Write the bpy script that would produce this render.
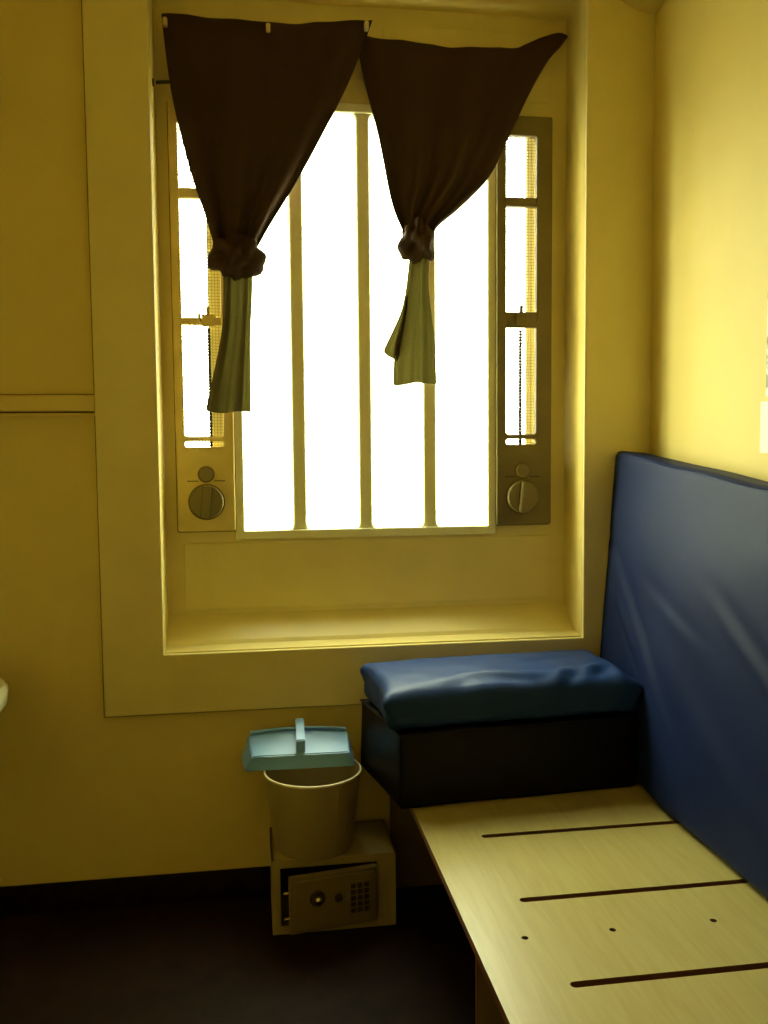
import bpy, bmesh, math, random
from mathutils import Vector, Matrix, noise

for o in list(bpy.data.objects):
    bpy.data.objects.remove(o)
scene = bpy.context.scene
C = scene.collection
random.seed(4)

# ------------------------------------------------------------------ camera
cam_data = bpy.data.cameras.new('camera')
cam = bpy.data.objects.new('camera', cam_data)
C.objects.link(cam)
F = Vector((0.14720918, 0.98644776, -0.07245878))
R = Vector((0.98891854, -0.14820976, -0.00860211))
U = Vector((0.01922463, 0.07038952, 0.99733431))
M4 = Matrix((R, U, -F)).transposed().to_4x4()
M4.translation = Vector((-0.0771, -2.9509, 1.5))
cam.matrix_world = M4
cam_data.sensor_fit = 'HORIZONTAL'
cam_data.sensor_width = 36.0
cam_data.lens = 896.48 / 768 * 36.0
cam_data.clip_start = 0.02
scene.camera = cam

# ------------------------------------------------------------------ sky and exposure
world = bpy.data.worlds.new('overcast_sky')
scene.world = world
world.use_nodes = True
bg = world.node_tree.nodes['Background']
bg.inputs['Color'].default_value = (0.96, 1.0, 0.72, 1)
bg.inputs['Strength'].default_value = 28.0

def portal(name, x, z, w, h, y):
    ld = bpy.data.lights.new(name, 'AREA')
    ld.shape = 'RECTANGLE'; ld.size = w; ld.size_y = h
    ld.cycles.is_portal = True
    lo = bpy.data.objects.new(name, ld); C.objects.link(lo)
    lo.location = (x, y, z); lo.rotation_euler = (-math.pi / 2, 0, 0)
portal('window_daylight', 0.3335, 1.925, 0.863, 1.42, 0.228)
portal('vent_daylight', -0.2285, 2.0375, 0.137, 1.125, 0.242)
portal('vent_daylight', 0.883, 2.0375, 0.118, 1.125, 0.242)

vs = scene.view_settings
scene.display_settings.display_device = 'sRGB'
vs.view_transform = 'Standard'
vs.look = 'None'
vs.gamma = 1.0
vs.use_curve_mapping = False
vs.exposure = -0.15

# ------------------------------------------------------------------ materials
def mat(name, col, rough=0.6, metal=0.0, spec=0.5, var=0.0, var_scale=6.0, bump=0.0, bump_scale=60.0, sheen=0.0):
    m = bpy.data.materials.new(name); m.use_nodes = True
    nt = m.node_tree; b = nt.nodes['Principled BSDF']
    b.inputs['Base Color'].default_value = (*col, 1)
    b.inputs['Roughness'].default_value = rough
    b.inputs['Metallic'].default_value = metal
    b.inputs['Specular IOR Level'].default_value = spec
    tc = nt.nodes.new('ShaderNodeTexCoord')
    if var:
        n = nt.nodes.new('ShaderNodeTexNoise'); n.inputs['Scale'].default_value = var_scale
        n.inputs['Detail'].default_value = 5
        r = nt.nodes.new('ShaderNodeValToRGB')
        r.color_ramp.elements[0].position = 0.3; r.color_ramp.elements[1].position = 0.7
        r.color_ramp.elements[0].color = (*[max(0, c * (1 - var)) for c in col], 1)
        r.color_ramp.elements[1].color = (*[min(1, c * (1 + var)) for c in col], 1)
        nt.links.new(tc.outputs['Object'], n.inputs['Vector'])
        nt.links.new(n.outputs['Fac'], r.inputs['Fac'])
        nt.links.new(r.outputs['Color'], b.inputs['Base Color'])
    if bump:
        n2 = nt.nodes.new('ShaderNodeTexNoise'); n2.inputs['Scale'].default_value = bump_scale
        n2.inputs['Detail'].default_value = 4
        bp = nt.nodes.new('ShaderNodeBump'); bp.inputs['Strength'].default_value = bump
        bp.inputs['Distance'].default_value = 0.004
        nt.links.new(tc.outputs['Object'], n2.inputs['Vector'])
        nt.links.new(n2.outputs['Fac'], bp.inputs['Height'])
        nt.links.new(bp.outputs['Normal'], b.inputs['Normal'])
    return m

WALL = (0.80, 0.63, 0.205)
M_wall = mat('wall_paint', WALL, 0.6, spec=0.3, var=0.04, var_scale=3, bump=0.15, bump_scale=35)
M_trim = mat('trim_gloss_paint', (0.83, 0.69, 0.27), 0.38, var=0.03, var_scale=8)
M_ceil = mat('ceiling_paint', (0.82, 0.64, 0.22), 0.7, var=0.03)
M_floor = mat('floor_vinyl', (0.014, 0.0055, 0.0020), 0.6, spec=0.12, var=0.35, var_scale=14, bump=0.1, bump_scale=120)
M_skirt = mat('skirting_black', (0.012, 0.0048, 0.0024), 0.5, spec=0.12, var=0.4, var_scale=25)
M_bar = mat('bar_cream_paint', (0.93, 0.89, 0.55), 0.4)
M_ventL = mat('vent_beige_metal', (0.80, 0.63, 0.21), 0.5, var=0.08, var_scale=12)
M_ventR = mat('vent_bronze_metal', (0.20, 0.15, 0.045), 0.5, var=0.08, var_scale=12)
M_knob = mat('vent_dial_plastic', (0.25, 0.205, 0.075), 0.45)
M_knobR = mat('vent_dial_plastic_dark', (0.27, 0.21, 0.075), 0.45)
M_mesh = mat('vent_wire', (0.35, 0.28, 0.08), 0.5)
M_dark = mat('dark_metal', (0.02, 0.015, 0.01), 0.5)
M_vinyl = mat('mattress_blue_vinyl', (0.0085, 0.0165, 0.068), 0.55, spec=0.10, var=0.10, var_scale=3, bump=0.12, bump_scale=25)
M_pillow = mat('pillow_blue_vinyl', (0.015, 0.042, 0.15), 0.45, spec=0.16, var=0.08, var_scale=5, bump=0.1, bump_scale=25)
M_block = mat('bolster_black_vinyl', (0.004, 0.0022, 0.003), 0.45, spec=0.2, var=0.2, var_scale=6)
M_bucket = mat('bucket_cream_plastic', (0.42, 0.34, 0.16), 0.4, var=0.03)
M_rim = mat('bucket_rim', (0.95, 0.85, 0.55), 0.3)
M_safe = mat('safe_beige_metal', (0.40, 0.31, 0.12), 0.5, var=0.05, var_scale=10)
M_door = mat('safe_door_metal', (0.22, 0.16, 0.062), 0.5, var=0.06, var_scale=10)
M_key = mat('safe_key', (0.055, 0.03, 0.012), 0.5)
M_chrome = mat('chrome', (0.8, 0.75, 0.55), 0.18, metal=1.0)
M_blue = mat('dustpan_blue_plastic', (0.20, 0.45, 0.90), 0.32)
M_basin = mat('basin_ceramic', (0.85, 0.82, 0.5), 0.12)
M_edge = mat('bed_edge_band', (0.16, 0.06, 0.016), 0.5)
M_panel = mat('bed_panel_laminate', (0.22, 0.15, 0.055), 0.5, var=0.06)
M_fix = mat('corner_fitting_plastic', (0.70, 0.58, 0.22), 0.35)
M_pin = mat('curtain_pin', (0.75, 0.6, 0.3), 0.35, metal=0.3)
M_ground = mat('yard_concrete', (0.34, 0.33, 0.29), 0.9, var=0.1, var_scale=0.6)
M_joint = mat('joint_dirt_shade', (0.14, 0.085, 0.02), 0.8)  # dark tone for joint dirt and for shadow gaps painted in as strips
M_flap = mat('vent_flap', (0.6, 0.55, 0.30), 0.6)
M_card = mat('white_card', (0.92, 0.90, 0.70), 0.5)

def wood():
    m = bpy.data.materials.new('bed_board_pale_wood'); m.use_nodes = True
    nt = m.node_tree; b = nt.nodes['Principled BSDF']
    tc = nt.nodes.new('ShaderNodeTexCoord')
    mp = nt.nodes.new('ShaderNodeMapping'); mp.inputs['Scale'].default_value = (14, 1.1, 1)
    w = nt.nodes.new('ShaderNodeTexNoise'); w.inputs['Scale'].default_value = 4; w.inputs['Detail'].default_value = 8
    w.inputs['Distortion'].default_value = 0.8
    r = nt.nodes.new('ShaderNodeValToRGB')
    r.color_ramp.elements[0].position = 0.32; r.color_ramp.elements[1].position = 0.62
    r.color_ramp.elements[0].color = (0.42, 0.335, 0.105, 1)
    r.color_ramp.elements[1].color = (0.47, 0.39, 0.135, 1)
    nt.links.new(tc.outputs['Object'], mp.inputs['Vector']); nt.links.new(mp.outputs['Vector'], w.inputs['Vector'])
    nt.links.new(w.outputs['Fac'], r.inputs['Fac']); nt.links.new(r.outputs['Color'], b.inputs['Base Color'])
    b.inputs['Roughness'].default_value = 0.33
    return m
M_wood = wood()

def cloth():
    m = bpy.data.materials.new('curtain_dark_cloth'); m.use_nodes = True
    nt = m.node_tree; b = nt.nodes['Principled BSDF']; out = nt.nodes['Material Output']
    b.inputs['Roughness'].default_value = 0.9
    b.inputs['Specular IOR Level'].default_value = 0.15
    tc = nt.nodes.new('ShaderNodeTexCoord')
    n = nt.nodes.new('ShaderNodeTexNoise'); n.inputs['Scale'].default_value = 160; n.inputs['Detail'].default_value = 3
    r = nt.nodes.new('ShaderNodeValToRGB')
    r.color_ramp.elements[0].color = (0.040, 0.020, 0.012, 1); r.color_ramp.elements[1].color = (0.062, 0.034, 0.021, 1)
    nt.links.new(tc.outputs['Object'], n.inputs['Vector']); nt.links.new(n.outputs['Fac'], r.inputs['Fac'])
    nt.links.new(r.outputs['Color'], b.inputs['Base Color'])
    t = nt.nodes.new('ShaderNodeBsdfTranslucent'); t.inputs['Color'].default_value = (0.0145, 0.0120, 0.0024, 1)
    a = nt.nodes.new('ShaderNodeAddShader')
    nt.links.new(b.outputs[0], a.inputs[0]); nt.links.new(t.outputs[0], a.inputs[1])
    nt.links.new(a.outputs[0], out.inputs['Surface'])
    return m
M_cloth = cloth()

def glass():
    m = bpy.data.materials.new('window_glass'); m.use_nodes = True
    nt = m.node_tree; out = nt.nodes['Material Output']
    nt.nodes.remove(nt.nodes['Principled BSDF'])
    t = nt.nodes.new('ShaderNodeBsdfTransparent'); t.inputs['Color'].default_value = (0.94, 0.96, 0.92, 1)
    g = nt.nodes.new('ShaderNodeBsdfGlossy'); g.inputs['Roughness'].default_value = 0.03
    mx = nt.nodes.new('ShaderNodeMixShader')
    mx.inputs[0].default_value = 0.05; nt.links.new(t.outputs[0], mx.inputs[1]); nt.links.new(g.outputs[0], mx.inputs[2])
    nt.links.new(mx.outputs[0], out.inputs['Surface'])
    return m
M_glass = glass()

def poster_mat():
    m = bpy.data.materials.new('poster_print'); m.use_nodes = True
    nt = m.node_tree; b = nt.nodes['Principled BSDF']; b.inputs['Roughness'].default_value = 0.45
    tc = nt.nodes.new('ShaderNodeTexCoord')
    v = nt.nodes.new('ShaderNodeTexVoronoi'); v.inputs['Scale'].default_value = 16
    n = nt.nodes.new('ShaderNodeTexNoise'); n.inputs['Scale'].default_value = 22
    r = nt.nodes.new('ShaderNodeValToRGB')
    e = r.color_ramp.elements
    e[0].position = 0.42; e[0].color = (0.28, 0.24, 0.07, 1); e[1].position = 0.56; e[1].color = (0.85, 0.84, 0.62, 1)
    nt.links.new(tc.outputs['Object'], n.inputs['Vector']); nt.links.new(n.outputs['Fac'], r.inputs['Fac'])
    nt.links.new(r.outputs['Color'], b.inputs['Base Color'])
    return m
M_poster = poster_mat()

# ------------------------------------------------------------------ helpers
def link(name, me, m, parent=None, loc=None, rot=None):
    o = bpy.data.objects.new(name, me); C.objects.link(o)
    if m is not None and not me.materials: me.materials.append(m)
    if parent: o.parent = parent
    if loc is not None: o.location = loc
    if rot is not None: o.rotation_euler = rot
    return o

def tag(o, label=None, cat=None, group=None, kind=None):
    if label: o['label'] = label
    if cat: o['category'] = cat
    if group: o['group'] = group
    if kind: o['kind'] = kind
    return o

def empty(name, loc=(0, 0, 0), rz=0.0):
    o = bpy.data.objects.new(name, None); C.objects.link(o)
    o.location = loc; o.rotation_euler = (0, 0, rz); o.empty_display_size = 0.05
    return o

def shade(me, angle=40):
    for p in me.polygons: p.use_smooth = True
    try: me.set_sharp_from_angle(angle=math.radians(angle))
    except Exception: pass
    return me

def from_bm(name, bm, smooth=0):
    me = bpy.data.meshes.new(name)
    bmesh.ops.recalc_face_normals(bm, faces=bm.faces)
    bm.to_mesh(me); bm.free()
    if smooth: shade(me, smooth)
    return me

def add_box(bm, x0, x1, y0, y1, z0, z1):
    g = bmesh.ops.create_cube(bm, size=1)
    for v in g['verts']:
        v.co = Vector(((x0 + x1) / 2 + v.co.x * (x1 - x0), (y0 + y1) / 2 + v.co.y * (y1 - y0), (z0 + z1) / 2 + v.co.z * (z1 - z0)))
    return g['verts']

def box(name, x0, x1, y0, y1, z0, z1, m, parent=None, bev=0.0, seg=2):
    bm = bmesh.new(); add_box(bm, x0, x1, y0, y1, z0, z1)
    if bev: bmesh.ops.bevel(bm, geom=bm.edges[:], offset=bev, segments=seg, affect='EDGES', profile=0.5)
    return link(name, from_bm(name, bm, 40 if bev else 0), m, parent)

def rect(x0, x1, y0, y1, r=0.0, n=5):
    if r <= 0: return [(x0, y0), (x1, y0), (x1, y1), (x0, y1)]
    pts = []
    for cx, cy, a in ((x1 - r, y0 + r, -90), (x1 - r, y1 - r, 0), (x0 + r, y1 - r, 90), (x0 + r, y0 + r, 180)):
        for k in range(n + 1):
            t = math.radians(a + 90 * k / n); pts.append((cx + r * math.cos(t), cy + r * math.sin(t)))
    return pts

def circ(cx, cy, r, n=20):
    return [(cx + r * math.cos(2 * math.pi * k / n), cy + r * math.sin(2 * math.pi * k / n)) for k in range(n)]

def plate_mesh(name, loops, th, bev=0.0):
    """Flat plate in local XY with holes, thickness th centred on z=0."""
    cu = bpy.data.curves.new(name, 'CURVE'); cu.dimensions = '2D'; cu.fill_mode = 'BOTH'
    cu.extrude = th / 2 - bev; cu.bevel_depth = bev; cu.bevel_resolution = 1; cu.offset = -bev
    for lp in loops:
        s = cu.splines.new('POLY'); s.points.add(len(lp) - 1); s.use_cyclic_u = True
        for p, q in zip(s.points, lp): p.co = (q[0], q[1], 0, 1)
    o = bpy.data.objects.new(name, cu); C.objects.link(o)
    dg = bpy.context.evaluated_depsgraph_get(); dg.update()
    me = bpy.data.meshes.new_from_object(o.evaluated_get(dg))
    bpy.data.objects.remove(o); bpy.data.curves.remove(cu)
    me.name = name
    return me

def wall_plate(name, loops, y0, y1, m, parent=None, bev=0.0):
    """loops in (x, z); plate occupies y0..y1."""
    me = plate_mesh(name, loops, y1 - y0, bev)
    me.transform(Matrix.Translation((0, (y0 + y1) / 2, 0)) @ Matrix.Rotation(math.pi / 2, 4, 'X'))
    me.update()
    return link(name, me, m, parent)

def floor_plate(name, loops, z0, z1, m, parent=None, bev=0.0):
    me = plate_mesh(name, loops, z1 - z0, bev)
    me.transform(Matrix.Translation((0, 0, (z0 + z1) / 2))); me.update()
    return link(name, me, m, parent)

def lathe_mesh(name, prof, n=40, smooth=35, axis='Z', scale=(1, 1)):
    bm = bmesh.new(); rings = []
    for r, z in prof:
        rings.append([bm.verts.new((r * scale[0] * math.cos(2 * math.pi * k / n), r * scale[1] * math.sin(2 * math.pi * k / n), z)) for k in range(n)] if r > 1e-5 else [bm.verts.new((0, 0, z))])
    for a, b in zip(rings, rings[1:]):
        for k in range(n):
            k2 = (k + 1) % n
            if len(a) == 1 and len(b) == 1: continue
            if len(a) == 1: bm.faces.new((a[0], b[k], b[k2]))
            elif len(b) == 1: bm.faces.new((a[k], a[k2], b[0]))
            else: bm.faces.new((a[k], a[k2], b[k2], b[k]))
    if axis == 'Y':
        bmesh.ops.rotate(bm, verts=bm.verts[:], cent=(0, 0, 0), matrix=Matrix.Rotation(math.pi / 2, 3, 'X'))
    return from_bm(name, bm, smooth)

def tube_mesh(name, pts, r, n=8):
    bm = bmesh.new(); rings = []
    pts = [Vector(p) for p in pts]
    for i, p in enumerate(pts):
        d = (pts[min(i + 1, len(pts) - 1)] - pts[max(i - 1, 0)]).normalized()
        a = d.orthogonal().normalized() if i == 0 else (rings_a - d * rings_a.dot(d)).normalized()
        rings_a = a; b = d.cross(a)
        rings.append([bm.verts.new(p + (a * math.cos(2 * math.pi * k / n) + b * math.sin(2 * math.pi * k / n)) * r) for k in range(n)])
    for A, B in zip(rings, rings[1:]):
        for k in range(n): bm.faces.new((A[k], A[(k + 1) % n], B[(k + 1) % n], B[k]))
    bm.faces.new(rings[0]); bm.faces.new(rings[-1])
    return from_bm(name, bm, 60)

def pad_mesh(name, sx, sy, sz, r, nx, ny, nz, fn=None):
    """Rounded block centred on the origin, resting surface at z=0; fn(p, normal) -> moved point."""
    bm = bmesh.new(); verts = {}
    def g(n, s):
        # denser near the ends so the rounding is smooth
        base = [-s / 2, -s / 2 + r * 0.3, -s / 2 + r * 0.7, -s / 2 + r]
        mid = [-s / 2 + r + (s - 2 * r) * k / n for k in range(1, n)]
        return base + mid + [-b for b in reversed(base)]
    gx, gy, gz = g(nx, sx), g(ny, sy), g(nz, sz)
    inner = Vector((sx / 2 - r, sy / 2 - r, sz / 2 - r))
    def V(i, j, k):
        if (i, j, k) not in verts:
            p = Vector((gx[i], gy[j], gz[k]))
            c = Vector([max(-inner[a], min(inner[a], p[a])) for a in range(3)])
            d = p - c; nrm = d.normalized() if d.length > 1e-9 else Vector((0, 0, 1))
            q = c + nrm * r
            if fn: q = fn(q, nrm)
            q = q + Vector((0, 0, sz / 2))
            verts[(i, j, k)] = bm.verts.new(q)
        return verts[(i, j, k)]
    X, Y, Z = len(gx) - 1, len(gy) - 1, len(gz) - 1
    def quad(a, b, c, d):
        try: bm.faces.new((a, b, c, d))
        except ValueError: pass
    for i in range(X):
        for j in range(Y):
            for k in (0, Z): quad(V(i, j, k), V(i + 1, j, k), V(i + 1, j + 1, k), V(i, j + 1, k))
    for i in range(X):
        for k in range(Z):
            for j in (0, Y): quad(V(i, j, k), V(i + 1, j, k), V(i + 1, j, k + 1), V(i, j, k + 1))
    for j in range(Y):
        for k in range(Z):
            for i in (0, X): quad(V(i, j, k), V(i, j + 1, k), V(i, j + 1, k + 1), V(i, j, k + 1))
    return from_bm(name, bm, 80)

# ------------------------------------------------------------------ the room
XL, XR, YB, ZC = -1.20, 1.291, -4.10, 3.25
RD = 0.18                                        # depth of the window recess
RX0, RX1, RZ0, RZ1 = -0.3626, 1.054, 0.835, 2.99  # recess opening
S = 'structure'
tag(box('floor', XL - .1, XR + .1, YB - .1, 0.1, -0.1, 0, M_floor), 'dark brown vinyl cell floor', kind=S)
tag(box('ceiling', XL - .1, XR + .1, YB - .1, 0.3, ZC, ZC + .1, M_ceil), 'cream painted ceiling', kind=S)
tag(box('wall_left', XL - .1, XL, YB - .1, 0, 0, ZC, M_wall), 'yellow painted left wall', kind=S)
tag(box('wall_right', XR, XR + .1, YB - .1, 0, 0, ZC, M_wall), 'yellow painted right wall', kind=S)
tag(box('wall_back', XL, XR, YB - .1, YB, 0, ZC, M_wall), 'yellow painted wall behind the viewpoint', kind=S)
tag(wall_plate('wall_window', [rect(XL - .1, XR + .1, 0, ZC), rect(RX0, RX1, RZ0, RZ1)], 0, RD, M_wall),
    'yellow painted wall with the recessed barred window', kind=S)
# flat raised surround round the recess
tag(wall_plate('trim_1', [rect(-0.5546, XR, 0.6393, 3.18), rect(RX0, RX1, RZ0, RZ1)], -0.020, 0, M_trim, bev=0.004),
    'wide flat painted surround framing the window recess', kind=S)
# surface trunking left of the window
bm = bmesh.new()
add_box(bm, XL, -0.5546, -0.010, 0, 1.606, 1.671); add_box(bm, XL, -0.5546, -0.020, -0.010, 1.626, 1.660)
add_box(bm, XL, -0.5546, -0.034, -0.015, 1.620, 1.666); add_box(bm, XL, -0.5546, -0.022, -0.010, 1.605, 1.614)
bmesh.ops.bevel(bm, geom=[e for e in bm.edges if abs(e.verts[0].co.x - e.verts[1].co.x) > .1], offset=.002, segments=2, affect='EDGES')
tr = tag(link('trim_2', from_bm('trim_2', bm, 40), M_wall), 'narrow painted cable trunking along the wall left of the window', kind=S)
box('joint_shade_line', XL, -0.5546, -0.005, -0.001, 1.669, 1.6735, M_joint, tr)  # dark strips along the trunking, dirt and gap shade in one colour
box('joint_shade_line', XL, -0.5546, -0.013, -0.009, 1.6145, 1.6185, M_joint, tr)
t1 = bpy.data.objects['trim_1']
box('joint_shade_line', -0.5585, -0.5535, -0.004, -0.0005, 0.6365, 3.18, M_joint, t1)  # dark strips colour in the shadow gap along the surround's outer edge
box('joint_shade_line', -0.5585, XR, -0.004, -0.0005, 0.6345, 0.6403, M_joint, t1)
tag(box('baseboard_window', XL, XR, -0.012, 0, 0, 0.097, M_skirt, bev=0.003), 'black baseboard under the window', kind=S)
tag(box('baseboard_left', XL, XL + .012, YB, -0.012, 0, 0.097, M_skirt), 'black baseboard on the left wall', kind=S)
tag(box('baseboard_right', XR - .012, XR, YB, -0.012, 0, 0.097, M_skirt), 'black baseboard on the right wall', kind=S)

# back panel of the recess with openings for window and vents
WX0, WX1, WZ0, WZ1 = -0.098, 0.765, 1.215, 2.635
tag(wall_plate('wall_recess', [rect(RX0 - .1, RX1 + .1, RZ0 - .1, RZ1 + .1), rect(WX0 - .012, WX1 + .012, WZ0 - .012, WZ1 + .012),
     rect(-0.297, -0.160, 1.475, 2.60), rect(0.824, 0.942, 1.475, 2.60)], RD, RD + 0.06, M_trim),
    'cream painted panel at the back of the window recess', kind=S)
tag(wall_plate('trim_3', [rect(-0.305, 1.0, 0.945, 1.175, 0.006, 2)], RD - 0.005, RD, M_trim, bev=0.002),
    'shallow raised panel below the barred window', kind=S)
tag(wall_plate('trim_5', [rect(0.40, 0.99, 2.70, 2.93, 0.006, 2)], RD - 0.005, RD, M_trim, bev=0.002),
    'shallow raised panel above the barred window', kind=S)
# sloping sill
bm = bmesh.new()
sec = [(0.0, RZ0), (0.0, RZ0 + .004), (0.075, RZ0 + .008), (0.085, RZ0 + .020), (RD, 0.927), (RD, RZ0)]
a = [bm.verts.new((RX0, y, z)) for y, z in sec]; b = [bm.verts.new((RX1, y, z)) for y, z in sec]
bm.faces.new(a); bm.faces.new(b[::-1])
for k in range(len(sec)):
    bm.faces.new((a[k], a[(k + 1) % len(sec)], b[(k + 1) % len(sec)], b[k]))
tag(link('trim_4', from_bm('trim_4', bm), M_trim), 'sloping painted sill at the foot of the window recess', kind=S)
tag(box('ground', -30, 30, 1.2, 60, -3.2, -3.0, M_ground), 'pale concrete yard outside the window', kind=S)

# ------------------------------------------------------------------ window with bars
win = empty('window_1', (0, 0, 0))
tag(win, 'bright barred window with three cream vertical bars', kind=S)
wall_plate('window_frame', [rect(WX0 - .03, WX1 + .03, WZ0 - .03, WZ1 + .03), rect(WX0, WX1, WZ0, WZ1)], RD - 0.016, RD + 0.055, M_bar, win, bev=0.005)
bw, fl = 0.024, 0.026
bars_x = (0.094, 0.326, 0.556)
for bx in bars_x:
    n = 5
    lo, hi = WZ0 - .004, WZ1 + .004
    right = [(bw + fl * (1 - math.sin(math.pi / 2 * k / n)), lo + fl * (1 - math.cos(math.pi / 2 * k / n))) for k in range(n + 1)]
    right_top = [(x, hi - (z - lo)) for x, z in reversed(right)]
    pr = right + right_top
    lp = [(bx + x, z) for x, z in pr] + [(bx - x, z) for x, z in reversed(pr)]
    wall_plate('bar', [lp], RD - 0.005, RD + 0.033, M_bar, win, bev=0.006)
xs = (WX0,) + bars_x + (WX1,)
for k in range(4):
    box('pane', xs[k] + (0 if k == 0 else .001), xs[k + 1] - .001, RD + 0.040, RD + 0.045, WZ0, WZ1, M_glass, win)

# ------------------------------------------------------------------ ventilator panels
def vent(x0, x1, ox0, ox1, m, mk, label, flap_x, lat, rows):
    z0, z1 = 1.217, 2.645
    t = empty('ventilator_panel', ((x0 + x1) / 2, RD, z0)); tag(t, label, 'ventilator', 'ventilator panels beside the window')
    cx = (x0 + x1) / 2; ofs = Vector((-cx, -RD, -z0))
    def P(o):
        if o.data.users == 1: o.data.transform(Matrix.Translation(ofs))
        return o
    wt = rows
    P(wall_plate('face_plate', [rect(x0, x1, z0, z1, 0.006, 2), rect(ox0, ox1, 1.505, 1.524, 0.006, 3), rect(ox0, ox1, 1.540, 2.578, 0.010, 3)],
                 RD - 0.030, RD, m, t, bev=0.004))
    P(wall_plate('joint_shade_line', [rect(x0 - .004, x1 + .004, z0 - .004, z1 + .004, 0.006, 2), rect(x0 + .01, x1 - .01, z0 + .01, z1 - .01)], RD - .003, RD - .0005, M_joint, t))
    for (za, zb) in wt:
        P(box('crossbar', ox0 - .004, ox1 + .004, RD - 0.026, RD - .004, za, zb, m, t, bev=0.003))
    # wire mesh behind the opening
    bm = bmesh.new(); d = 0.0011
    k = ox0 + 0.005
    while k < ox1: add_box(bm, k - d, k + d, RD + .004, RD + .006, 1.49, 2.59); k += 0.0105
    k = 1.50
    while k < 2.585: add_box(bm, ox0 - .004, ox1 + .004, RD + .006, RD + .008, k - d, k + d); k += 0.0105
    g = P(link('wire_mesh', from_bm('wire_mesh', bm), M_mesh, t)); g['kind'] = 'stuff'
    P(box('flap', flap_x[0], flap_x[1], RD + .03, RD + .038, 1.48, 2.595, M_flap, t))
    # pull chain of little beads
    bm = bmesh.new(); zz = lat[1]
    while zz > 1.50:
        bmesh.ops.create_icosphere(bm, subdivisions=1, radius=0.0072, matrix=Matrix.Translation((lat[0], RD - .012, zz))); zz -= 0.0105
    c = P(link('bead_chain', from_bm('bead_chain', bm, 80), M_dark, t)); c['kind'] = 'stuff'
    # latch on the lower crossbar
    bm = bmesh.new()
    zc = (wt[-1][0] + wt[-1][1]) / 2
    add_box(bm, lat[0] - .022, lat[0] + .022, RD - .034, RD - .022, zc - .018, zc + .022)
    add_box(bm, lat[0] - .006, lat[0] + .006, RD - .030, RD - .018, zc + .02, zc + .05)
    add_box(bm, lat[0] - .035, lat[0] - .025, RD - .030, RD - .020, zc - .006, zc + .026)
    bmesh.ops.bevel(bm, geom=bm.edges[:], offset=0.002, segments=1, affect='EDGES')
    P(link('latch', from_bm('latch', bm, 40), m, t))
    # dials
    kx = (ox0 + ox1) / 2 + 0.004
    d1 = link('dial', lathe_mesh('dial', [(0, 0), (0.058, 0), (0.058, .012), (0.054, .018), (0, .018)], 40, 35, 'Y'), mk, t, (kx - cx, -0.030, 1.318 - z0))
    bm = bmesh.new(); add_box(bm, -0.014, 0.014, -0.042, -0.012, -0.053, 0.053)
    bmesh.ops.bevel(bm, geom=bm.edges[:], offset=0.004, segments=2, affect='EDGES')
    link('grip', from_bm('grip', bm, 40), mk, d1, rot=(0, math.radians(6), 0))
    for dz, rr_ in ((1.318, .0615), (1.412, .028)):
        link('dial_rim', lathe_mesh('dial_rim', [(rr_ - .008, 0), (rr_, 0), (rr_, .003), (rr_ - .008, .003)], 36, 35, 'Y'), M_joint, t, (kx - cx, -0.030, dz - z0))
    for sx in (-1, 1):
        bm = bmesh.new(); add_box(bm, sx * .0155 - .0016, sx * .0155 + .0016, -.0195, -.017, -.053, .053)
        link('grip_line', from_bm('grip_line', bm), M_joint, d1, rot=(0, math.radians(6), 0))  # dark strips drawn along both sides of the grip to set it off
    d2 = link('small_knob', lathe_mesh('small_knob', [(0, 0), (0.025, 0), (0.025, .010), (0.021, .014), (0, .014)], 28, 35, 'Y'), mk, t, (kx - cx, -0.030, 1.412 - z0))
    for sx in (-1, 1):
        bm = bmesh.new(); add_box(bm, kx - cx + sx * .045 - .018, kx - cx + sx * .045 + .018, -.0315, -.029, 1.388 - z0, 1.391 - z0)
        link('engraved_line', from_bm('engraved_line', bm), M_dark, t)
    return t
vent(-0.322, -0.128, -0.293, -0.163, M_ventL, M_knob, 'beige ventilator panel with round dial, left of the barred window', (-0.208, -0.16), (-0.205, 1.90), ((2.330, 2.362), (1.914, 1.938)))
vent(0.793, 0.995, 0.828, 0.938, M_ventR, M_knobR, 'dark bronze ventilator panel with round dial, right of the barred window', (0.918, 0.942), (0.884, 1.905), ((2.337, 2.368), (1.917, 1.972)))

# ------------------------------------------------------------------ curtains
def interp(pts, t):
    """pts: polyline, t in 0..1 by z."""
    z = pts[0][1] + (pts[-1][1] - pts[0][1]) * t
    for (xa, za), (xb, zb) in zip(pts, pts[1:]):
        if (za >= z >= zb):
            u = (za - z) / max(1e-6, za - zb); return xa + (xb - xa) * u, z
    return pts[-1]

def smooth_poly(pts, n):
    """Catmull-Rom resample to n+1 points by arc parameter."""
    P = [Vector((a, b)) for a, b in pts]; out = []
    L = [0]
    for a, b in zip(P, P[1:]): L.append(L[-1] + (b - a).length)
    for k in range(n + 1):
        s = L[-1] * k / n; i = 0
        while i < len(P) - 2 and s > L[i + 1]: i += 1
        u = (s - L[i]) / (L[i + 1] - L[i])
        p0, p1, p2, p3 = P[max(i - 1, 0)], P[i], P[i + 1], P[min(i + 2, len(P) - 1)]
        out.append(0.5 * ((2 * p1) + (p2 - p0) * u + (2 * p0 - 5 * p1 + 4 * p2 - p3) * u * u + (3 * p1 - p0 - 3 * p2 + p3) * u ** 3))
    return out

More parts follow.
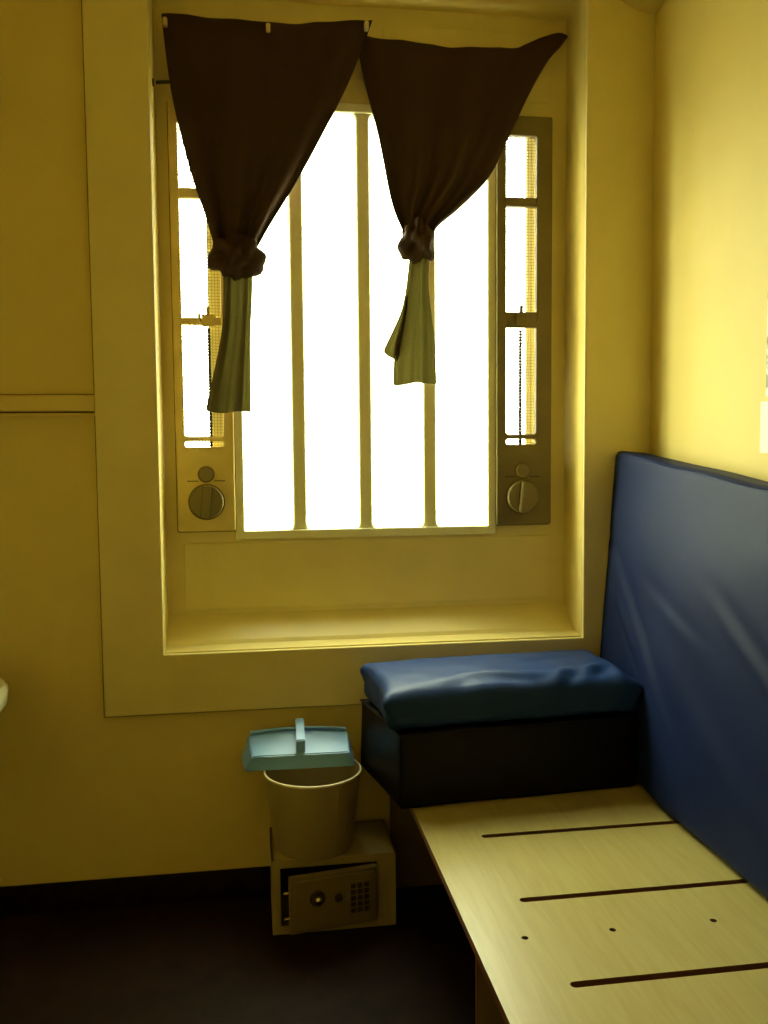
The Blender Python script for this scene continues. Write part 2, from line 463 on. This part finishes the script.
def sheet(name, left, right, y0, folds, amp0, amp1, parent, top=None, nu=60, nv=40, seed=0, hem=0.0, belly=0.0, th=0.004):
    Lp, Rp = smooth_poly(left, nv), smooth_poly(right, nv)
    bm = bmesh.new(); grid = []
    tp = smooth_poly(top, nu) if top else None
    for j in range(nv + 1):
        v = j / nv; row = []
        for i in range(nu + 1):
            u = i / nu
            p = Lp[j].lerp(Rp[j], u)
            if tp:                                   # sagging top edge fades out downwards
                chord = Lp[0].lerp(Rp[0], u); p = p + (tp[i] - chord) * (1 - v) ** 1.5
            amp = amp0 + (amp1 - amp0) * v
            w = math.sin(u * folds * 2 * math.pi + seed) + 0.5 * math.sin(u * folds * 4.3 * math.pi + seed * 2.1 + v * 1.5)
            y = y0 - amp * w * min(1, 8 * u * (1 - u) + .3) - belly * math.sin(math.pi * min(1, v * 1.0)) * math.sin(math.pi * u)
            y += 0.006 * noise.noise(Vector((p.x * 6, p.y * 6, seed)))
            z = p.y + hem * v ** 8 * math.sin(u * 7 + seed)
            row.append(bm.verts.new((p.x, y, z)))
        grid.append(row)
    for j in range(nv):
        for i in range(nu): bm.faces.new((grid[j][i], grid[j][i + 1], grid[j + 1][i + 1], grid[j + 1][i]))
    o = link(name, from_bm(name, bm, 180), M_cloth, parent)
    if th:
        s = o.modifiers.new('cloth_thickness', 'SOLIDIFY'); s.thickness = th; s.offset = 0
    return o

def knot(name, cx, cz, rx, rz, y0, parent, seed, ears=()):
    bm = bmesh.new(); bmesh.ops.create_icosphere(bm, subdivisions=4, radius=1)
    for v in bm.verts:
        n = v.co.normalized()
        ridges = 0.10 * math.sin(n.z * 7 + n.x * 5 + seed) + 0.07 * math.sin(n.x * 11 - n.z * 6 + seed * 2)
        k = 1 + ridges + 0.22 * noise.noise(n * 1.9 + Vector((seed, 0, 0)))
        k *= 1 - 0.14 * abs(n.z)
        for ex, ez, ea in ears:
            d = n.dot(Vector((ex, -0.1, ez)).normalized())
            if d > 0.8: k += ea * ((d - 0.8) / 0.2) ** 1.6
        v.co = Vector((cx + n.x * rx * k, y0 + n.y * 0.045 * k, cz + n.z * rz * k))
    return link(name, from_bm(name, bm, 180), M_cloth, parent)

def curtain(label, left, right, top, knot_a, tail_l, tail_r, seed, flap=None, pins=(), folds=3, YC=0.085):
    t = empty('curtain', (0, YC, 2.88)); tag(t, label, 'curtain', 'curtains knotted in front of the window')
    parts = [sheet('drape', left, right, YC, folds, 0.006, 0.016, t, top=top, seed=seed, belly=0.012)]
    parts.append(knot('knot', *knot_a[:4], YC, t, seed, knot_a[4]))
    parts.append(sheet('tail', tail_l, tail_r, YC - .002, 1.6, 0.010, 0.014, t, nu=36, nv=30, seed=seed + 1, hem=0.004, th=0))
    if flap: parts.append(sheet('tail_fold', flap[0], flap[1], YC + .018, 0.8, 0.004, 0.008, t, nu=16, nv=16, seed=seed, th=0))
    for px, pz in pins:
        bm = bmesh.new(); add_box(bm, px - .007, px + .007, YC - .022, YC + .006, pz - .022, pz + .004)
        bmesh.ops.bevel(bm, geom=bm.edges[:], offset=0.003, segments=1, affect='EDGES')
        parts.append(link('pin', from_bm('pin', bm, 40), M_pin, t))
    for p in parts: p.data.transform(Matrix.Translation((0, -YC, -2.88)))
    return t
curtain('dark curtain pinned flat across the top and knotted over the left side of the window',
        [(-0.327, 2.877), (-0.302, 2.639), (-0.251, 2.404), (-0.206, 2.262), (-0.175, 2.15)],
        [(0.352, 2.905), (0.277, 2.715), (0.174, 2.517), (0.089, 2.368), (0.005, 2.236), (-0.045, 2.15)],
        [(-0.327, 2.877), (-0.29, 2.886), (0.01, 2.876), (0.20, 2.888), (0.352, 2.905)],
        (-0.108, 2.128, 0.080, 0.086, [(-1, -0.1, 0.30), (0.9, -0.3, 0.2)]),
        [(-0.150, 2.10), (-0.159, 1.891), (-0.206, 1.677), (-0.217, 1.621)], [(-0.055, 2.09), (-0.058, 1.99), (-0.066, 1.859), (-0.069, 1.617)],
        1.3, pins=[(-0.316, 2.862), (0.009, 2.862), (0.330, 2.888)], folds=2.5)
curtain('dark knotted curtain with sagging top edge over the right side of the window',
        [(0.295, 2.868), (0.327, 2.717), (0.375, 2.525), (0.415, 2.33), (0.455, 2.23)],
        [(1.036, 2.868), (1.010, 2.835), (0.965, 2.790), (0.895, 2.679), (0.825, 2.543), (0.755, 2.414), (0.649, 2.31), (0.579, 2.255), (0.552, 2.21)],
        [(0.295, 2.876), (0.446, 2.859), (0.633, 2.85), (0.825, 2.857), (0.895, 2.878), (0.948, 2.9), (1.006, 2.914), (1.036, 2.905)],
        (0.506, 2.208, 0.058, 0.082, [(-0.9, -0.75, 0.35), (0.8, -0.7, 0.25)]),
        [(0.480, 2.18), (0.453, 1.964), (0.424, 1.846), (0.417, 1.714)], [(0.546, 2.17), (0.544, 2.033), (0.564, 1.864), (0.570, 1.718)],
        2.7, flap=([(0.462, 2.02), (0.445, 1.955), (0.386, 1.832), (0.388, 1.822)], [(0.475, 2.02), (0.47, 1.955), (0.455, 1.85), (0.435, 1.795)]), folds=3, YC=0.122)
# peg on the recess beside the left curtain
pg = link('wall_peg', tube_mesh('wall_peg', [(-0.352, 0.10, 2.676), (-0.300, 0.10, 2.680)], 0.0055), M_dark)
bm = bmesh.new()
pg2 = link('base_plate', lathe_mesh('base_plate', [(0, 0), (.012, 0), (.012, .004), (0, .004)], 16), M_dark, pg, (-0.3626, 0.10, 2.6755), (0, math.pi / 2, 0))
bm.free()
tag(pg, 'short dark peg sticking out beside the left curtain', 'peg')

# ------------------------------------------------------------------ bed
bed = empty('bed', (0.83, -1.3, 0)); tag(bed, 'low fixed bed with a pale slotted wooden board', 'bed')
bo = Vector((0.83, -1.3, 0))
BX0, BX1, BY0, BY1 = 0.3725, 1.278, -2.35, -0.004
def slot(yc, x0, x1, r=0.010):
    pts = [(x0 + r - r * math.sin(math.pi * k / 8), yc + r * math.cos(math.pi * k / 8)) for k in range(9)]
    pts += [(x1 - r + r * math.sin(math.pi * k / 8), yc - r * math.cos(math.pi * k / 8)) for k in range(9)]
    return pts
loops = [rect(BX0, BX1, BY0, BY1)]
for ys in (-0.667, -1.013, -1.345, -1.677, -2.01): loops.append(slot(ys, 0.522, 1.16))
for yh in (-1.168, -1.83):
    for xh in (0.486, 0.683, 0.917): loops.append(circ(xh, yh, 0.0075, 14))
b1 = floor_plate('board', loops, 0.430, 0.450, M_wood, bed)
b1.data.materials.append(M_edge)
for p in b1.data.polygons:                      # cut edges of the board show darker core
    if abs(p.normal.z) < 0.5: p.material_index = 1
parts = [b1, box('support_panel', 0.40, 1.27, -1.100, -1.084, 0, 0.430, M_panel, bed),
         box('support_panel', 0.40, 1.27, -2.30, -2.284, 0, 0.430, M_panel, bed),
         box('end_panel', 0.372, 1.27, -0.034, -0.014, 0, 0.430, M_panel, bed)]
for y in (-1.100, -2.30):
    parts.append(box('edge_band', 0.398, 0.400, y, y + .016, 0, 0.430, M_edge, bed))
for p in parts: p.data.transform(Matrix.Translation(-bo))

# ------------------------------------------------------------------ bolster block, pillow, mattress
def block_fn(p, n):
    q = p + n * 0.004 * noise.noise(p * 5)
    q.x -= 0.11 * (p.y + 0.1925)                 # the soft block stands slightly skewed
    return q
blk = link('bolster_block', pad_mesh('bolster_block', 0.745, 0.385, 0.222, 0.010, 16, 10, 6, block_fn), M_block, None, (0, 0, 0))
rz = math.radians(4.0)
rv = Vector((math.cos(rz), math.sin(rz), 0)); dv = Vector((-math.sin(rz), math.cos(rz), 0))
bc = Vector((0.336, -0.462, 0.4535)) + rv * 0.3725 + dv * 0.1925
blk.location = bc; blk.rotation_euler = (0, 0, rz)
tag(blk, 'black box-shaped padded block at the head of the bed, under the blue pillow', 'bolster')
sm = []
zt = 0.2215
for a, b in (((-0.372, -0.192), (0.372, -0.192)), ((0.372, -0.192), (0.372, 0.192)), ((0.372, 0.192), (-0.372, 0.192)), ((-0.372, 0.192), (-0.372, -0.192))):
    sm += [(a[0] + (b[0] - a[0]) * k / 10 - 0.11 * (a[1] + (b[1] - a[1]) * k / 10 + 0.1925), a[1] + (b[1] - a[1]) * k / 10, zt - .003) for k in range(10)]
link('seam', tube_mesh('seam', sm + [sm[0]], 0.0028, 6), M_block, blk)

PX, PY, PZ = 0.80, 0.375, 0.125
def pillow_fn(p, n):
    u, v, w = p.x / (PX / 2), p.y / (PY / 2), p.z / (PZ / 2)
    q = p.copy()
    edge = max(abs(u), abs(v))
    # dog-eared top corners, sides drawn in between the corners
    q.x *= 1 - 0.030 * (1 - v * v) * abs(u) ** 4
    q.y *= 1 - 0.045 * (1 - u * u) * abs(v) ** 4
    q.z += 0.010 * (1 - u * u) * (1 - v * v) * (1 if w > 0 else 0)
    if w > 0:
        corner = (abs(u) ** 5) * (abs(v) ** 5)
        q.x += 0.042 * corner * (1 if u > 0 else -1) * w; q.y += 0.014 * corner * (1 if v > 0 else -1) * w
        q.z -= 0.012 * corner
        q.z -= 0.020 * max(0, -v) ** 3                      # front edge sits lower
    # wrinkles running in from the front edge
    s = 0.0
    for cx, cy, ang, ln, wd, am in ((-0.55, -0.62, 14, .50, .08, .005), (0.02, -0.55, -6, .55, .06, .009), (0.42, -0.70, 30, .26, .06, .011),
                                    (0.68, -0.55, 55, .26, .055, .012), (0.35, 0.3, 4, .6, .08, .003), (0.84, -0.7, 80, .25, .05, .010)):
        a = math.radians(ang); dx, dy = (u - cx) * 2, v - cy
        l = dx * math.cos(a) + dy * math.sin(a); d = -dx * math.sin(a) + dy * math.cos(a)
        d += 0.06 * math.sin(l * 4 + cx * 9)
        s += am * math.exp(-(d / (wd * 2)) ** 2) * math.exp(-(l / ln) ** 2)
        s -= am * .7 * math.exp(-((d + wd * 3) / (wd * 2)) ** 2) * math.exp(-(l / ln) ** 2)
    if w > -0.6: q += n * s
    q += n * 0.003 * noise.noise(p * 14)
    return q
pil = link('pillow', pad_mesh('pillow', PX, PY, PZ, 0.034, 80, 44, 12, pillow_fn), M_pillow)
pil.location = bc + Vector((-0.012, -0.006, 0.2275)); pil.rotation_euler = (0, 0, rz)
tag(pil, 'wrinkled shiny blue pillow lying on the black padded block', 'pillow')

# mattress standing on its long edge against the right wall
MT, ML, MH = 0.118, 1.90, 1.024
def matt_fn(p, n):
    q = p.copy(); u, v, w = p.x / (MT / 2), p.y / (ML / 2), p.z / (MH / 2)
    q.z += 0.092 * (p.y - ML / 2) * (0.5 + 0.5 * w)                    # top edge droops towards the foot end
    wy, wz = p.y - ML / 2, p.z + MH / 2                               # distance from far end, height
    if u < 0.2:
        s = 0.0
        for (ya, za, yb, zb, wd, am) in ((-.03, .70, -.62, .22, .020, .008), (-.05, .55, -.40, .30, .02, -.007), (-.60, .42, -1.10, .12, .05, .005),
                                         (-.75, .68, -1.15, .48, .022, .006), (-.95, .85, -1.3, .70, .04, .004), (-.3, .62, -.75, .52, .02, .004),
                                         (-.10, .35, -.30, .05, .05, .008)):
            a = Vector((ya, za)); b = Vector((yb, zb)); ab = b - a
            t = max(0, min(1, (Vector((wy, wz)) - a).dot(ab) / ab.length_squared))
            d = (Vector((wy, wz)) - a - ab * t)
            sd = d.length * (1 if ab.x * d.y - ab.y * d.x > 0 else -1)
            fade = math.sin(math.pi * (0.08 + 0.84 * t))
            s += am * fade * (math.exp(-(sd / wd) ** 2) - 0.8 * math.exp(-((sd + wd * 1.6) / (wd * 1.3)) ** 2))
        q.x -= s * max(0, -u if u < 0 else 0) 
        q.x -= 0.012 * (1 - w * w) * (1 - v * v)
    k = max(0, min(1, (-wy - 0.30) / 0.35)); q.x -= 0.026 * k * k * (3 - 2 * k) * (0.5 - 0.5 * w)
    q.x += 0.004 * math.sin(wy * 4.2 + 0.8) * max(0, -w)             # wavy foot
    q += n * 0.004 * noise.noise(p * 4)
    return q
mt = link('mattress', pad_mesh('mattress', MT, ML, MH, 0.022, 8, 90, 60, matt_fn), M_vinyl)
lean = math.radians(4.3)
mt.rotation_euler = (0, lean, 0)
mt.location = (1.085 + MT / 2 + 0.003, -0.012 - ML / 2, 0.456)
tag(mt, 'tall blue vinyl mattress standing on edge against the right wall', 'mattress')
def seam_pts(x):
    out = []
    for k in range(41):
        y = ML / 2 - 0.02 - (ML - 0.04) * k / 40
        p = matt_fn(Vector((x, y, MH / 2 - 0.008)), Vector((0, 0, 1)))
        out.append((p.x, p.y, p.z + MH / 2))
    return out
link('seam', tube_mesh('seam', seam_pts(-MT / 2 + 0.006), 0.004, 6), M_vinyl, mt)
link('seam', tube_mesh('seam', seam_pts(MT / 2 - 0.006), 0.004, 6), M_vinyl, mt)

# ------------------------------------------------------------------ safe
sx0, sx1, sy0, sy1, sh = -0.034, 0.352, -0.266, -0.016, 0.236
sf = empty('safe', ((sx0 + sx1) / 2, sy0, 0)); so = Vector(((sx0 + sx1) / 2, sy0, 0))
tag(sf, 'small beige steel safe on the floor with its keypad door ajar', 'safe')
parts = []
bm = bmesh.new()
add_box(bm, sx0, sx1, sy1 - .006, sy1, 0, sh)
add_box(bm, sx0, sx0 + .006, sy0 + .004, sy1, 0, sh); add_box(bm, sx1 - .006, sx1, sy0 + .004, sy1, 0, sh)
add_box(bm, sx0, sx1, sy0 + .004, sy1, 0, .006); add_box(bm, sx0, sx1, sy0 + .004, sy1, sh - .006, sh)
parts.append(link('body', from_bm('body', bm), M_safe, sf))
parts.append(wall_plate('front_frame', [rect(sx0, sx1, 0, sh, .004, 2), rect(sx0 + .026, 0.292, .026, sh - .026)], sy0, sy0 + .012, M_safe, sf, bev=.002))
parts.append(wall_plate('fixed_panel', [rect(0.292, sx1 - .028, .030, sh - .030, .003, 2)], sy0 - .003, sy0 + .001, M_safe, sf, bev=.001))
parts.append(box('lining', sx0 + .008, sx1 - .008, sy1 - .012, sy1 - .008, .008, sh - .008, M_dark, sf))
for p in parts: p.data.transform(Matrix.Translation(-so))
# door hinged on the right, local origin at the hinge foot; extends towards -x
hx = 0.288
DW, DH = 0.276, 0.177
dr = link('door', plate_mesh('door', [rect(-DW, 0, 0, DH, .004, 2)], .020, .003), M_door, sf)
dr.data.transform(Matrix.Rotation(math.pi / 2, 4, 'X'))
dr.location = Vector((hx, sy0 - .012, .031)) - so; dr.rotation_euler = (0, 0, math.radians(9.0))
yf = -.010
me = plate_mesh('raised_face', [rect(-DW + .014, -.012, .012, DH - .012, .004, 2)], .006, .002); me.transform(Matrix.Translation((0, yf - .002, 0)) @ Matrix.Rotation(math.pi / 2, 4, 'X'))
link('raised_face', me, M_door, dr)
yk = yf - .005
kn = link('knob', lathe_mesh('knob', [(0, 0), (.024, 0), (.024, .004), (.017, .006), (.016, .020), (.012, .023), (0, .024)], 28, 35, 'Y'), M_key, dr, (-.192, yk, .106))
link('knob_glint_cap', lathe_mesh('knob_glint_cap', [(0, 0), (.012, 0), (.012, .006), (.008, .012), (0, .014)], 18, 60, 'Y'), M_chrome, kn, (-.002, -.022, .005))  # bright cap added to stand for the glint on the knob
link('keyhole', lathe_mesh('keyhole', [(.006, .0), (.013, 0), (.013, .004), (.010, .005), (.006, .003), (0, .003)], 22, 35, 'Y'), M_key, dr, (-.126, yk, .098))
kp = link('keypad', plate_mesh('keypad', [rect(-.095, -.022, .038, .142, .004, 2)], .004, .001), M_door, dr)
kp.data.transform(Matrix.Translation((0, yk - .001, 0)) @ Matrix.Rotation(math.pi / 2, 4, 'X'))
bm = bmesh.new(); add_box(bm, -.008, .008, -.004, 0, -.0075, .0075)
bmesh.ops.bevel(bm, geom=bm.edges[:], offset=.0015, segments=1, affect='EDGES')
key = from_bm('key', bm, 40); key.materials.append(M_key)
for r in range(5):
    for c in range(3): link('key', key, None, dr, (-.080 + c * .0215, yk - .002, .051 + r * .0192))
for z in (.045, .125):
    me = tube_mesh('bolt', [(-DW - .014, .004, 0), (-DW + .01, .004, 0)], .006, 12)
    link('bolt', me, M_chrome, dr, (0, 0, z))

# ------------------------------------------------------------------ bucket and dustpan
bk = empty('bucket', (0.103, -0.163, sh)); tag(bk, 'cream plastic bucket standing on the small safe', 'bucket')
H = 0.243
prof = [(0, 0.002), (.115, 0.002), (.120, 0), (.124, .006), (.152, H - .012), (.152, H), (.1495, H), (.1485, H - .01), (.121, .010), (0, .010)]
link('pail', lathe_mesh('pail', prof, 56, 35), M_bucket, bk)
link('rim', lathe_mesh('rim', [(.1495, H - .004), (.1545, H - .004), (.1555, H), (.1535, H + .003), (.1505, H + .003), (.1495, H - .004)], 56, 60), M_rim, bk)
bm = bmesh.new(); add_box(bm, .0, .0025, -.004, .004, .015, H - .02)
rb = link('seam_rib', from_bm('seam_rib', bm), M_bucket, bk)
ang = math.radians(-62); 
rb.data.transform(Matrix.Rotation(ang, 4, 'Z') @ Matrix.Translation((.1245, 0, 0)) @ Matrix.Rotation(math.radians(6.8), 4, 'Y')); 

# pan lying over the back of the bucket rim, top sloping up to the wall
pz = sh + H + .004
dp = empty('dustpan', (0.066, -0.09, pz)); tag(dp, 'light blue plastic dustpan lying across the top of the bucket', 'dustpan')
dp.rotation_euler = (0, 0, math.radians(-1.5))
bm = bmesh.new()
fy, by = -0.068, 0.028
# outer shell: bottom ring, top ring (chamfered ends)
def arch(x): return 0.010 * (1 - (x / 0.16) ** 2)
n = 12
bot_f = [bm.verts.new((-.176 + .348 * k / n, fy - .006, 0.0)) for k in range(n + 1)]
top_f = [bm.verts.new((-.150 + .304 * k / n, fy, .046)) for k in range(n + 1)]
top_b = [bm.verts.new((-.164 + .322 * k / n, by, .086 + arch(-.16 + .32 * k / n))) for k in range(n + 1)]
bot_b = [bm.verts.new((-.190 + .366 * k / n, by + .002, 0.012)) for k in range(n + 1)]
for A, B in ((bot_f, top_f), (top_f, top_b), (top_b, bot_b), (bot_b, bot_f)):
    for k in range(n): bm.faces.new((A[k], A[k + 1], B[k + 1], B[k]))
for k in (0, n): bm.faces.new((bot_f[k], top_f[k], top_b[k], bot_b[k]))
bmesh.ops.recalc_face_normals(bm, faces=bm.faces)
bmesh.ops.bevel(bm, geom=[e for e in bm.edges if e.calc_face_angle(0) > .5], offset=.003, segments=2, affect='EDGES')
link('pan', from_bm('pan', bm, 40), M_blue, dp)
pts = [(-.158 + .310 * k / n, by - .002, .091 + arch(-.155 + .31 * k / n)) for k in range(n + 1)]
link('back_ridge', tube_mesh('back_ridge', pts, .006, 8), M_blue, dp)
bm = bmesh.new()
v = add_box(bm, -.012, .016, fy + .004, by + .004, .040, .094)
for q in v:
    if q.co.y > 0 and q.co.z < .08: q.co.z = .080
for q in v:
    if q.co.y > 0 and q.co.z > .08: q.co.z += .040
    if q.co.y < 0 and q.co.z > .08: q.co.z -= .004
bmesh.ops.bevel(bm, geom=bm.edges[:], offset=.003, segments=2, affect='EDGES')
link('handle', from_bm('handle', bm, 40), M_blue, dp)

# ------------------------------------------------------------------ wash basin on the left wall
ba = empty('wash_basin', (XL - .012, -0.30, 0.650)); tag(ba, 'white ceramic wash basin at the left edge', 'basin')
bm = bmesh.new(); n = 40; rings = []
def bring(sx, sy, cx, z): 
    r = []
    for k in range(n):
        t = 2 * math.pi * k / n; x = math.cos(t); y = math.sin(t)
        xx = cx + sx * (abs(x) ** .8) * (1 if x > 0 else -1)
        r.append(bm.verts.new((max(0.002, xx), sy * (abs(y) ** .8) * (1 if y > 0 else -1), z)))
    return r
cxb = 0.20
for a in ((.07, .09, .10, 0.0), (.13, .15, .16, .015), (.19, .21, .19, .06), (.222, .235, .2, .11), (.225, .24, .2, .15), (.215, .23, .2, .165), (.195, .21, .2, .162), (.17, .18, .21, .11), (.12, .13, .21, .06), (.03, .03, .2, .045)):
    rings.append(bring(*a))
for A, B in zip(rings, rings[1:]):
    for k in range(n): bm.faces.new((A[k], A[(k + 1) % n], B[(k + 1) % n], B[k]))
bm.faces.new(rings[0]); bm.faces.new(rings[-1])
link('bowl', from_bm('bowl', bm, 60), M_basin, ba)
link('tap', tube_mesh('tap', [(.03, 0, .155), (.03, 0, .24), (.04, 0, .265), (.065, 0, .275), (.10, 0, .27), (.115, 0, .25)], .011, 12), M_chrome, ba)
link('drain', lathe_mesh('drain', [(0, .0), (.02, 0), (.02, .004), (0, .003)], 20), M_chrome, ba, (.2, 0, .046))

# ------------------------------------------------------------------ poster and card on the right wall
po = box('poster', XR - .004, XR - .001, -1.22, -0.722, 1.625, 2.205, M_poster)
tag(po, 'mottled paper poster taped to the right wall above the mattress', 'poster')
cd = box('paper_card', XR - .004, XR - .001, -1.02, -0.700, 1.475, 1.612, M_card)
tag(cd, 'plain white paper card on the right wall just under the poster', 'card')

# ------------------------------------------------------------------ rounded fitting high in the corner
bm = bmesh.new(); n, m_ = 14, 10; rr = 0.20; hh = 0.19; rings = []
for j in range(m_ + 1):
    t = math.pi / 2 * j / m_
    r, z = rr * math.sin(t), 0.19 - hh * math.cos(t)
    rings.append([bm.verts.new((-r * math.cos(math.pi / 2 * k / n), -r * math.sin(math.pi / 2 * k / n), z)) for k in range(n + 1)])
for A, B in zip(rings[1:], rings[2:]):
    for k in range(n): bm.faces.new((A[k], A[k + 1], B[k + 1], B[k]))
tip = bm.verts.new((0, 0, 0))
for k in range(n): bm.faces.new((tip, rings[1][k], rings[1][k + 1]))
for vv in rings[0]: bm.verts.remove(vv)
ctr = bm.verts.new((0, 0, .19)); 
for k in range(n): bm.faces.new((ctr, rings[-1][k + 1], rings[-1][k]))
fx = link('corner_fitting', from_bm('corner_fitting', bm, 40), M_fix, None, (XR - .002, -.016, 2.93))
tag(fx, 'rounded cream fitting high up in the corner of the two walls', 'fitting')
rim = [(-(rr + .002) * math.cos(math.pi / 2 * k / n), -(rr + .002) * math.sin(math.pi / 2 * k / n), .186) for k in range(n + 1)]
link('rim', tube_mesh('rim', rim, .006, 8), M_fix, fx)
